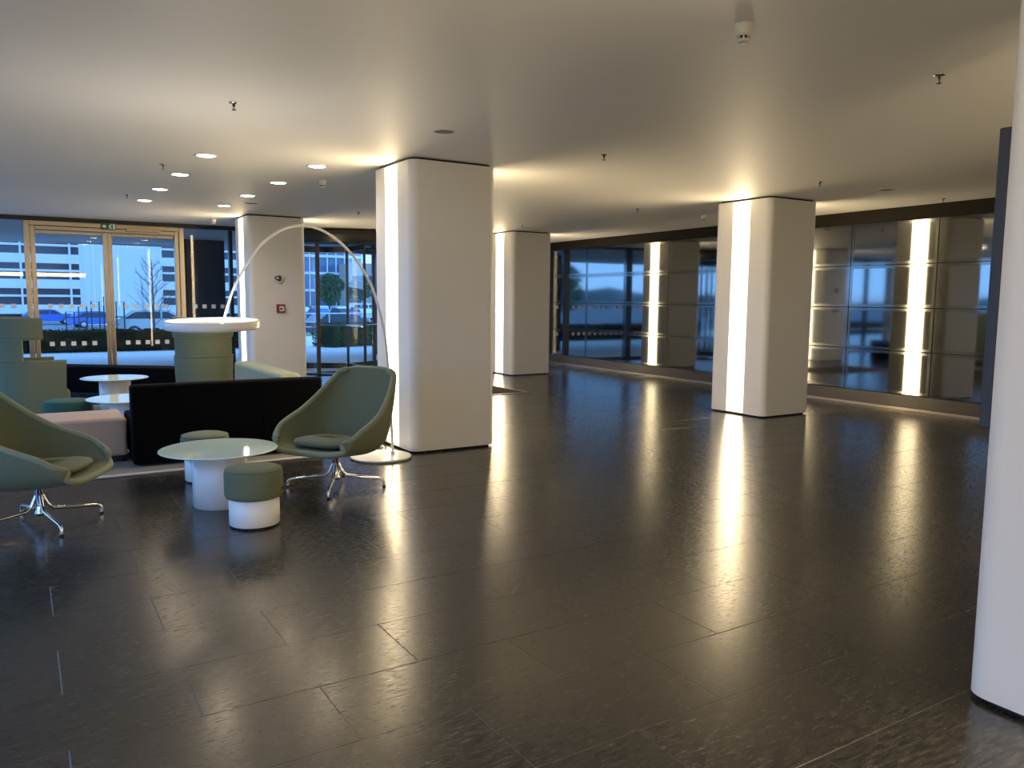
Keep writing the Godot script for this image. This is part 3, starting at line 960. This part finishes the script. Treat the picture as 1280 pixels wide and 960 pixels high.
const SPINE_Z := [[0, 0.385], [0.1, 0.315], [0.22, 0.13], [0.36, -0.09], [0.46, -0.22], [0.55, -0.30], [0.66, -0.355], [0.78, -0.41], [0.9, -0.46], [1.0, -0.503]]
const SPINE_Y := [[0, 0.375], [0.1, 0.372], [0.22, 0.345], [0.36, 0.325], [0.46, 0.345], [0.55, 0.42], [0.66, 0.55], [0.78, 0.70], [0.9, 0.86], [1.0, 0.978]]
const RIM_Z := [[0, 0.32], [0.1, 0.27], [0.22, 0.20], [0.36, 0.09], [0.5, -0.04], [0.62, -0.16], [0.75, -0.285], [0.88, -0.39], [0.95, -0.44], [1.0, -0.468]]
const RIM_Y := [[0, 0.425], [0.1, 0.475], [0.22, 0.53], [0.36, 0.572], [0.5, 0.62], [0.62, 0.69], [0.75, 0.785], [0.88, 0.88], [0.95, 0.922], [1.0, 0.938]]
const RIM_W := [[0, 0.345], [0.1, 0.368], [0.22, 0.388], [0.36, 0.395], [0.5, 0.385], [0.62, 0.362], [0.75, 0.33], [0.88, 0.292], [0.95, 0.266], [1.0, 0.238]]

func shell_point(u: float, v: float) -> Vector3:
	var au := absf(u)
	var f := sin(PI / 2 * pow(au, 0.95))
	var g := 1.0 - cos(PI / 2 * pow(au, 1.7))
	return Vector3(signf(u) * interp(RIM_W, v) * f, lerpf(interp(SPINE_Y, v), interp(RIM_Y, v), g), lerpf(interp(SPINE_Z, v), interp(RIM_Z, v), g))

func make_lounge_chair(label: String, at: Vector3, face: Vector2, base_turn: float) -> Node3D:
	var turn := atan2(face.x, face.y)
	var c := thing("lounge_chair", label, "chair", at)
	var rows := 37
	var cols := 33
	var inner := []
	for i in rows:
		for j in cols:
			inner.append(shell_point(j / (cols - 1.0) * 2 - 1, i / (rows - 1.0)))
	var b := Basis(Vector3.UP, turn)
	var nrm := []
	for i in rows:
		for j in cols:
			var du: Vector3 = inner[i * cols + mini(j + 1, cols - 1)] - inner[i * cols + maxi(j - 1, 0)]
			var dv: Vector3 = inner[mini(i + 1, rows - 1) * cols + j] - inner[maxi(i - 1, 0) * cols + j]
			nrm.append(du.cross(dv).normalized())
	# nrm at the seat must point up
	var sg := 1.0 if nrm[12 * cols + 16].y > 0 else -1.0
	var outer := []
	var inn := []
	var th := 0.045
	for i in rows * cols:
		inn.append(b * inner[i])
		outer.append(b * (inner[i] - nrm[i] * sg * th))
	put("shell_lining", MB.new().grid(inn, rows, cols, sg < 0), M.sage_cloth, c)
	put("shell", MB.new().grid(outer, rows, cols, sg > 0), M.sage_cloth, c)
	# rolled rim closing the two skins
	var loop := []
	for j in cols: loop.append(j)
	for i in range(1, rows): loop.append(i * cols + cols - 1)
	for j in range(cols - 2, -1, -1): loop.append((rows - 1) * cols + j)
	for i in range(rows - 2, 0, -1): loop.append(i * cols)
	loop.append(0)
	var path := []
	for k in loop:
		path.append((inn[k] + outer[k]) * 0.5)
	put("rim_piping", MB.new().tube(path, th * 0.53, 10, false), M.piping_cloth, c)
	# seat cushion
	var cu := []
	var cr := 25
	for i in cr:
		var a := TAU * i / (cr - 1)
		for j in 13:
			var q := -PI / 2 + PI * j / 12.0
			var rx := pow(absf(cos(q)), 0.55)
			var x := cos(a) * rx
			var z := sin(a) * rx
			var k := pow(pow(absf(cos(a)), 3.0) + pow(absf(sin(a)), 3.0), -1.0 / 3.0)
			cu.append(b * Vector3(x * k * 0.275, 0.405 + 0.042 * sin(q) + 0.016 * z, z * k * 0.25 + 0.075))
	var probe: Vector3 = (cu[14] - cu[1]).cross(cu[27 - 1] - cu[1])
	put("seat_cushion", MB.new().grid(cu, cr, 13, true), M.sage_cloth, c)
	# four-star swivel base
	put("post", MB.new().lathe([Vector2(0, 0.32), Vector2(0.06, 0.32), Vector2(0.06, 0.30), Vector2(0.028, 0.29), Vector2(0.028, 0.10), Vector2(0.035, 0.09), Vector2(0.035, 0.07), Vector2(0, 0.07)], 20), M.chrome, c)
	for i in 4:
		var a := base_turn + PI / 2 * i
		var d := Vector3(cos(a), 0, sin(a))
		var lg := put("leg", MB.new().tube([d * 0.02 + Vector3(0, 0.21, 0), d * 0.05 + Vector3(0, 0.14, 0), d * 0.085 + Vector3(0, 0.105, 0), d * 0.22 + Vector3(0, 0.088, 0), d * 0.37 + Vector3(0, 0.072, 0), d * 0.395 + Vector3(0, 0.062, 0), d * 0.405 + Vector3(0, 0.045, 0), d * 0.405 + Vector3(0, 0.012, 0)], [0.011, 0.012, 0.0125, 0.012, 0.0115, 0.0115, 0.0115, 0.0115], 10), M.chrome, c)
		put("glide", MB.new().lathe([Vector2(0, 0.014), Vector2(0.015, 0.014), Vector2(0.015, 0.0), Vector2(0, 0.0)], 14, d * 0.405), M.rubber, lg)
	return c

func make_stool(label: String, at: Vector3, r: float, cloth: Material, tag_turn := 0.7) -> Node3D:
	var s := thing("pouf_stool", label, "stool", at)
	var rb := r * 0.86
	put("glide_ring", MB.new().lathe([Vector2(0, 0.0), Vector2(rb * 0.96, 0.0), Vector2(rb * 0.96, 0.012), Vector2(0, 0.012)], 40), M.rubber, s)
	put("base", MB.new().lathe([Vector2(0, 0.012), Vector2(rb - 0.004, 0.012), Vector2(rb, 0.016), Vector2(rb, 0.21), Vector2(0, 0.21)], 48), M.white_lacquer, s)
	put("cushion", MB.new().lathe([Vector2(0, 0.20), Vector2(r - 0.03, 0.20), Vector2(r - 0.012, 0.206), Vector2(r - 0.003, 0.22), Vector2(r, 0.24), Vector2(r, 0.365), Vector2(r - 0.003, 0.385), Vector2(r - 0.014, 0.402), Vector2(r - 0.04, 0.413), Vector2(r * 0.6, 0.42), Vector2(0, 0.422)], 48), cloth, s)
	put("seam_piping", MB.new().tube(ring_path(r - 0.009, 0.40), 0.004, 6, false), cloth, s)
	put("fabric_tag", MB.new().box(Vector3(cos(tag_turn) * (r + 0.004), 0.265, sin(tag_turn) * (r + 0.004)), Vector3(0.012, 0.022, 0.012)), M.rubber, s)
	return s

func ring_path(r: float, y: float, k := 48) -> Array:
	var p := []
	for i in k + 1:
		p.append(Vector3(cos(TAU * i / k) * r, y, sin(TAU * i / k) * r))
	return p

func make_table(label: String, at: Vector3) -> Node3D:
	var t := thing("side_table", label, "table", at)
	put("base", MB.new().lathe([Vector2(0, 0.0), Vector2(0.195, 0.0), Vector2(0.195, 0.012), Vector2(0.20, 0.014), Vector2(0.20, 0.425), Vector2(0, 0.425)], 56), M.white_lacquer, t)
	put("under_plate", MB.new().lathe([Vector2(0, 0.42), Vector2(0.40, 0.424), Vector2(0.415, 0.43), Vector2(0, 0.43)], 56), M.white_lacquer, t)
	put("glass_top", MB.new().lathe([Vector2(0, 0.43), Vector2(0.425, 0.43), Vector2(0.432, 0.433), Vector2(0.435, 0.437), Vector2(0.432, 0.441), Vector2(0.425, 0.443), Vector2(0.425, 0.443), Vector2(0, 0.443)], 64), M.table_glass, t)
	return t

func u_path(arm: float, r: float, k := 20) -> Array:
	# open U in plan: the back is at -y, arms run towards +y
	var p := []
	for i in 5:
		p.append(Vector2(-r, arm * (1 - i / 5.0)))
	for i in k + 1:
		var a := PI + PI * i / k
		p.append(Vector2(cos(a) * r, sin(a) * r))
	for i in range(1, 6):
		p.append(Vector2(r, arm * i / 5.0))
	return p

func arc_path(r: float, spread: float, k := 20) -> Array:
	var p := []
	for i in k + 1:
		var a := -PI / 2 + spread * (float(i) / k - 0.5)
		p.append(Vector2(cos(a) * r, sin(a) * r))
	return p

func wall_section(t: float, y0: float, y1: float, r: float) -> Array:
	var s := []
	for c in [[t / 2 - r, y0 + r, -PI / 2], [t / 2 - r, y1 - r, 0.0], [-t / 2 + r, y1 - r, PI / 2], [-t / 2 + r, y0 + r, PI]]:
		for i in 4:
			var a: float = c[2] + PI / 2 * i / 3.0
			s.append(Vector2(c[0] + r * cos(a), c[1] + r * sin(a)))
	return s

func make_wing_chair(label: String, at: Vector3, face: Vector2) -> Node3D:
	var c := thing("wing_chair", label, "chair", at, atan2(face.x, face.y))
	put("body", MB.new().sweep(u_path(0.34, 0.338), wall_section(0.07, 0.10, 0.80, 0.022), 0.10, 0.8), M.sage_cloth, c)
	put("back", MB.new().sweep(arc_path(0.342, 2.5), wall_section(0.064, 0.79, 1.06, 0.02), 0.04, 0.8), M.sage_cloth, c)
	put("headrest", MB.new().sweep(u_path(0.10, 0.345), wall_section(0.075, 1.05, 1.31, 0.025), 0.04, 1.05), M.sage_cloth, c)
	for y in [0.80, 1.052]:
		var pp := []
		for q in arc_path(0.373 if y < 1 else 0.380, 2.9, 24):
			pp.append(Vector3(q.x, y, q.y))
		put("seam_piping", MB.new().tube(pp, 0.006, 6), M.piping_cloth, c)
	put("seat", MB.new().rbox(Vector3(0, 0.36, 0.08), Vector3(0.56, 0.16, 0.62), 0.05, 3), M.sage_cloth, c)
	put("back_cushion", MB.new().rbox(Vector3(0, 0.72, -0.22), Vector3(0.46, 0.58, 0.11), 0.045, 3), M.sage_cloth, c)
	put("base", MB.new().rbox(Vector3(0, 0.14, 0.04), Vector3(0.5, 0.24, 0.56), 0.02, 1), M.plinth_black, c)
	for sx in [-1, 1]:
		for sz in [-1, 1]:
			put("foot", MB.new().lathe([Vector2(0, 0.0), Vector2(0.02, 0.0), Vector2(0.024, 0.10), Vector2(0, 0.10)], 12, Vector3(sx * 0.22, 0, 0.04 + sz * 0.22)), M.rubber, c)
	return c

func build_lounge() -> void:
	# rug under the sofa group
	var rg := thing("rug", "grey rug with a pale edge under the black backed sofa group", "rug", Vector3(0.60, 0.001, -10.30))
	put("pile", MB.new().rbox(Vector3(0, 0.008, 0), Vector3(4.54, 0.016, 5.12), 0.006, 1), M.rug_grey, rg)
	for s in [-1, 1]:
		put("edge_band", MB.new().rbox(Vector3(0, 0.009, s * 2.585), Vector3(4.64, 0.018, 0.05), 0.006, 1), M.rug_edge, rg)
		put("edge_band", MB.new().rbox(Vector3(s * 2.295, 0.009, 0), Vector3(0.05, 0.018, 5.12), 0.006, 1), M.rug_edge, rg)
	make_lounge_chair("sage green shell chair on chrome legs beside the arc lamp foot", Vector3(2.23, 0, -6.40), Vector2(-0.84, 0.54), deg_to_rad(28))
	make_lounge_chair("sage green shell chair on chrome legs facing the table, before the beige bench", Vector3(0.07, 0, -6.35), Vector2(0.90, 0.44), deg_to_rad(-16))
	make_table("white drum table with pale green glass top between the two shell chairs", Vector3(1.27, 0, -6.30))
	make_stool("sage green pouf on a white drum base in front of the glass table", Vector3(1.36, 0, -5.62), 0.20, M.sage_cloth, 0.62)
	make_stool("sage green pouf on a white base between the glass table and black sofa", Vector3(1.34, 0, -7.22), 0.20, M.sage_cloth, 2.5)
	# black backed sofa, seen from behind
	var y := 0.018
	var sf := thing("sofa", "black backed sofa turned away behind the glass table", "sofa", Vector3(1.75, y, -7.97))
	put("back_shell", MB.new().rbox(Vector3(0, 0.39, -0.09), Vector3(1.80, 0.74, 0.18), 0.03, 3), M.black_cloth, sf)
	put("plinth", MB.new().rbox(Vector3(-0.18, 0.02, -0.45), Vector3(1.34, 0.04, 0.74), 0.006, 1), M.plinth_black, sf)
	put("seat", MB.new().rbox(Vector3(-0.18, 0.24, -0.53), Vector3(1.40, 0.38, 0.70), 0.03, 3), M.black_cloth, sf)
	put("back_cushion", MB.new().rbox(Vector3(-0.18, 0.56, -0.235), Vector3(1.38, 0.30, 0.11), 0.04, 3), M.teal_cloth, sf)
	put("seam_piping", MB.new().tube([Vector3(0.30, 0.04, 0.0), Vector3(0.30, 0.74, 0.0)], 0.003, 5), M.black_cloth, sf)
	var sb := thing("side_sofa", "pale sage sofa set at right angles to the black sofa back", "sofa", Vector3(2.42, y, -9.42))
	put("back", MB.new().rbox(Vector3(0.02, 0.40, 0), Vector3(0.26, 0.74, 2.0), 0.05, 3), M.teal_cloth, sb)
	put("seat", MB.new().rbox(Vector3(-0.42, 0.23, -0.24), Vector3(0.66, 0.38, 1.48), 0.04, 3), M.teal_cloth, sb)
	put("plinth", MB.new().rbox(Vector3(-0.30, 0.02, -0.24), Vector3(0.8, 0.04, 1.4), 0.006, 1), M.plinth_black, sb)
	# beige bench
	var bb := thing("upholstered_bench", "long beige upholstered bench at the end of the black sofa back", "bench", Vector3(-0.10, y, -8.64))
	put("plinth", MB.new().rbox(Vector3(0, 0.03, 0), Vector3(1.80, 0.06, 0.60), 0.006, 1), M.plinth_black, bb)
	put("seat", MB.new().rbox(Vector3(0, 0.245, 0), Vector3(1.88, 0.37, 0.68), 0.035, 3), M.beige_cloth, bb)
	put("seam_piping", MB.new().tube([Vector3(0.42, 0.07, 0.341), Vector3(0.42, 0.40, 0.341)], 0.003, 5), M.beige_cloth, bb)
	# low black bench before the doors
	var kb := thing("black_bench", "low black bench standing before the bronze double door", "bench", Vector3(1.50, 0, -14.35), deg_to_rad(-38))
	put("body", MB.new().rbox(Vector3(0, 0.24, 0), Vector3(3.0, 0.42, 0.5), 0.03, 3), M.black_cloth, kb)
	put("plinth", MB.new().rbox(Vector3(0, 0.02, 0), Vector3(2.9, 0.04, 0.42), 0.005, 1), M.plinth_black, kb)
	make_table("white drum table with glass top before the low black bench", Vector3(1.12, y, -12.35))
	make_table("white drum table with glass top behind the beige bench", Vector3(1.02, y, -9.80))
	make_stool("dark green pouf behind the beige bench", Vector3(0.44, y, -10.15), 0.25, M.dark_green_cloth, 4.0)
	make_wing_chair("high wing chair in pale teal cloth beside the dark green pouf", Vector3(0.09, y, -11.35), Vector2(0.98, -0.16))
	make_wing_chair("high wing chair in pale teal cloth with its back to the black sofa", Vector3(2.11, y, -11.25), Vector2(0.186, -0.98))


# ---------------------------------------------------------------- arc lamp
func build_arc_lamp() -> void:
	var at := Vector3(3.04, 0, -7.37)
	var l := thing("arc_floor_lamp", "white arc floor lamp with a wide flat shade over the glass table", "floor lamp", at)
	put("base", MB.new().lathe([Vector2(0, 0.0), Vector2(0.285, 0.0), Vector2(0.285, 0.008), Vector2(0.30, 0.010), Vector2(0.305, 0.018), Vector2(0.30, 0.026), Vector2(0.29, 0.029), Vector2(0, 0.033)], 64), M.white_lacquer, l)
	var foot := Vector3(3.153, 0, -7.336) - at
	var d := Vector3(-0.878, 0, 0.478)
	var key := [[0.0, 0.03], [0.012, 0.25], [0.037, 0.54], [0.066, 0.91], [0.103, 1.19], [0.16, 1.393], [0.259, 1.629], [0.356, 1.776], [0.513, 1.94], [0.665, 2.053], [0.842, 2.141], [0.982, 2.186], [1.148, 2.207], [1.307, 2.19], [1.461, 2.142], [1.631, 2.043], [1.752, 1.935], [1.87, 1.79], [1.965, 1.645], [2.046, 1.459], [2.072, 1.372]]
	var path := []
	var rad := []
	for i in key.size() - 1:
		for j in 4:
			var t := j / 4.0
			var a: Array = key[maxi(i - 1, 0)]
			var b: Array = key[i]
			var c: Array = key[i + 1]
			var e: Array = key[mini(i + 2, key.size() - 1)]
			path.append(foot + d * cubic_interpolate(b[0], c[0], a[0], e[0], t) + Vector3(0, cubic_interpolate(b[1], c[1], a[1], e[1], t), 0))
			rad.append(lerpf(0.0135, 0.0085, (i + t) / key.size()))
	path.append(foot + d * 2.072 + Vector3(0, 1.372, 0))
	rad.append(0.0085)
	put("stem", MB.new().tube(path, rad, 10), M.white_lacquer, l)
	put("stem_socket", MB.new().lathe([Vector2(0, 0.03), Vector2(0.022, 0.03), Vector2(0.018, 0.06), Vector2(0, 0.062)], 16, foot), M.chrome, l)
	# shade: an open dish that lights the ceiling
	var tilt := Basis(Vector3(0.849, 0, 0.528), deg_to_rad(2.6))
	var sc := Vector3(1.25, 1.355, -6.30) - at
	var sh := put("shade", MB.new().lathe([Vector2(0, -0.002), Vector2(0.320, -0.002), Vector2(0.338, 0.004), Vector2(0.345, 0.016), Vector2(0.345, 0.058), Vector2(0.340, 0.066), Vector2(0.328, 0.066), Vector2(0.322, 0.058), Vector2(0.318, 0.012), Vector2(0, 0.010)], 72, sc, tilt), M.white_lacquer, l)
	put("diffuser", MB.new().lathe([Vector2(0, 0.012), Vector2(0.20, 0.012), Vector2(0.20, 0.02), Vector2(0.20, 0.02), Vector2(0, 0.022)], 40, sc, tilt), M.lamp_glow, l)
	put("stem_joint", MB.new().tube([sc + Vector3(0.088, 0.018, -0.048), sc + Vector3(0.084, 0.06, -0.046)], 0.014, 10), M.chrome, l)
	area(l, sc + Vector3(0, 0.03, 0), Vector3.UP, Vector2(0.34, 0.34), lin(1.0, 0.90, 0.76), 10.0)
	# mains lead with its transformer by the column
	var cd := thing("power_cord", "thin white power cord coiled by the arc lamp foot", "cord", Vector3(3.20, 0, -7.80))
	var cp := []
	for i in 40:
		var t := i / 39.0
		cp.append(Vector3(-0.06 + 0.13 * sin(t * 9.0) * (1 - t * 0.5), 0.012 + 0.10 * pow(sin(t * PI * 2.0), 2.0) * t, 0.05 - 0.45 * t + 0.08 * cos(t * 11.0)))
	put("lead", MB.new().tube(cp, 0.005, 6), M.white_plastic, cd)
	put("transformer", MB.new().rbox(Vector3(-0.03, 0.026, -0.14), Vector3(0.20, 0.052, 0.10), 0.012, 2), M.white_plastic, cd)


# ---------------------------------------------------------------- ceiling fittings
func build_ceiling_fittings() -> void:
	var order := ["fourth", "third", "second", "first"]
	for x in [1.68, 2.81]:
		var k := 0
		for z in [-8.52, -10.0, -11.52, -13.0]:
			var row := "over the drum tables" if x < 2 else "over the pale sage sofa"
			var dl := thing("downlight", "recessed round downlight, %s from the glazed doors in the row %s" % [order[k], row], "downlight", Vector3(x, CEIL, z), 0, "ceiling downlights")
			k += 1
			put("trim_ring", MB.new().lathe([Vector2(0.088, 0.0), Vector2(0.112, 0.0), Vector2(0.112, -0.004), Vector2(0.090, -0.008), Vector2(0.088, 0.0)], 32), M.white_lacquer, dl)
			put("lens", MB.new().lathe([Vector2(0, -0.010), Vector2(0.07, -0.009), Vector2(0.088, -0.004), Vector2(0.088, 0.0), Vector2(0, 0.0)], 32), M.downlight_glow, dl)
			var sp := SpotLight3D.new()
			sp.name = "spot_light"
			sp.light_color = lin(1.0, 0.84, 0.62)
			sp.light_energy = 0.85
			sp.spot_angle = 74.0
			sp.spot_range = 30.0
			sp.spot_attenuation = 2.0
			sp.spot_angle_attenuation = 0.8
			sp.light_size = 0.08
			sp.shadow_enabled = true
			dl.add_child(sp)
			sp.position = Vector3(0, -0.03, 0)
			sp.rotation_degrees = Vector3(-90, 0, 0)
	var first: Node3D = null
	for e in [[4.91, -2.93, "beside the column with the display panel"], [4.91, -6.24, "over the open floor before the arc lamp column"], [1.41, -6.12, "straight above the arc lamp shade"], [8.08, -6.19, "before the column that stands alone"], [1.40, -9.34, "beside the fourth downlights from the doors"], [8.21, -9.58, "behind the column that stands alone"], [1.38, -12.39, "beside the last downlights before the bronze door"], [8.22, -12.9, "before the far column of the mirror wall"], [10.7, -6.22, "close along the mirror wall"], [4.85, -12.62, "before the revolving door"]]:
		var lb: String = "small chrome sprinkler head on the ceiling " + e[2]
		if first != null:
			copy(first, Vector3(e[0], CEIL, e[1]), 0, lb)
			continue
		first = thing("sprinkler", lb, "sprinkler", Vector3(e[0], CEIL, e[1]), 0, "ceiling sprinklers")
		put("escutcheon", MB.new().lathe([Vector2(0, -0.001), Vector2(0.036, -0.001), Vector2(0.034, -0.007), Vector2(0.012, -0.010), Vector2(0, -0.010)], 24), M.chrome, first)
		put("body", MB.new().lathe([Vector2(0.010, -0.008), Vector2(0.010, -0.026), Vector2(0.006, -0.030), Vector2(0.0035, -0.034), Vector2(0.0035, -0.052), Vector2(0, -0.053)], 14), M.dark_plastic, first)
		for s in [-1, 1]:
			put("frame_arm", MB.new().tube([Vector3(s * 0.009, -0.024, 0), Vector3(s * 0.013, -0.036, 0), Vector3(s * 0.006, -0.052, 0)], 0.002, 6), M.chrome, first)
		put("deflector", MB.new().lathe([Vector2(0, -0.052), Vector2(0.016, -0.052), Vector2(0.016, -0.055), Vector2(0, -0.055)], 18), M.dark_plastic, first)
	var sm: Node3D = null
	for e in [[Vector2(3.21, -2.96), "white smoke detector on the ceiling beside the near column"], [Vector2(9.70, -9.65), "white smoke detector on the ceiling near the mirror wall"], [Vector2(3.19, -9.48), "white smoke detector on the ceiling among the downlights"], [Vector2(3.11, -15.3), "white smoke detector on the ceiling near the glazed doors"]]:
		if sm != null:
			copy(sm, Vector3(e[0].x, CEIL, e[0].y), 0, e[1])
			continue
		sm = thing("smoke_detector", e[1], "smoke detector", Vector3(e[0].x, CEIL, e[0].y))
		put("base", MB.new().lathe([Vector2(0, 0), Vector2(0.048, 0), Vector2(0.050, -0.008), Vector2(0.047, -0.028), Vector2(0.039, -0.052), Vector2(0.035, -0.062), Vector2(0, -0.062)], 28), M.white_plastic, sm)
		put("chamber", MB.new().lathe([Vector2(0.028, -0.060), Vector2(0.028, -0.078), Vector2(0, -0.078)], 20), M.dark_plastic, sm)
		for i in 8:
			var a := TAU * i / 8
			put("vent_rib", MB.new().box(Vector3(cos(a) * 0.031, -0.070, sin(a) * 0.031), Vector3(0.006, 0.018, 0.006)), M.white_plastic, sm)
		put("cap", MB.new().lathe([Vector2(0, -0.078), Vector2(0.034, -0.078), Vector2(0.033, -0.086), Vector2(0.024, -0.094), Vector2(0, -0.096)], 24), M.white_plastic, sm)
	for e in [[Vector2(3.13, -6.15), "flat round ceiling loudspeaker near the arc lamp column"], [Vector2(3.08, -12.42), "flat round ceiling loudspeaker beside the downlights"], [Vector2(9.31, -6.15), "flat round ceiling loudspeaker before the mirror wall"]]:
		var sp2 := thing("ceiling_speaker", e[1], "loudspeaker", Vector3(e[0].x, CEIL, e[0].y))
		put("trim_ring", MB.new().lathe([Vector2(0.085, 0), Vector2(0.105, 0), Vector2(0.104, -0.006), Vector2(0.088, -0.008), Vector2(0.085, 0)], 36), M.ceiling_paint, sp2)
		put("grille", MB.new().lathe([Vector2(0, -0.004), Vector2(0.086, -0.004), Vector2(0.086, 0), Vector2(0, 0)], 36), M.rug_grey, sp2)
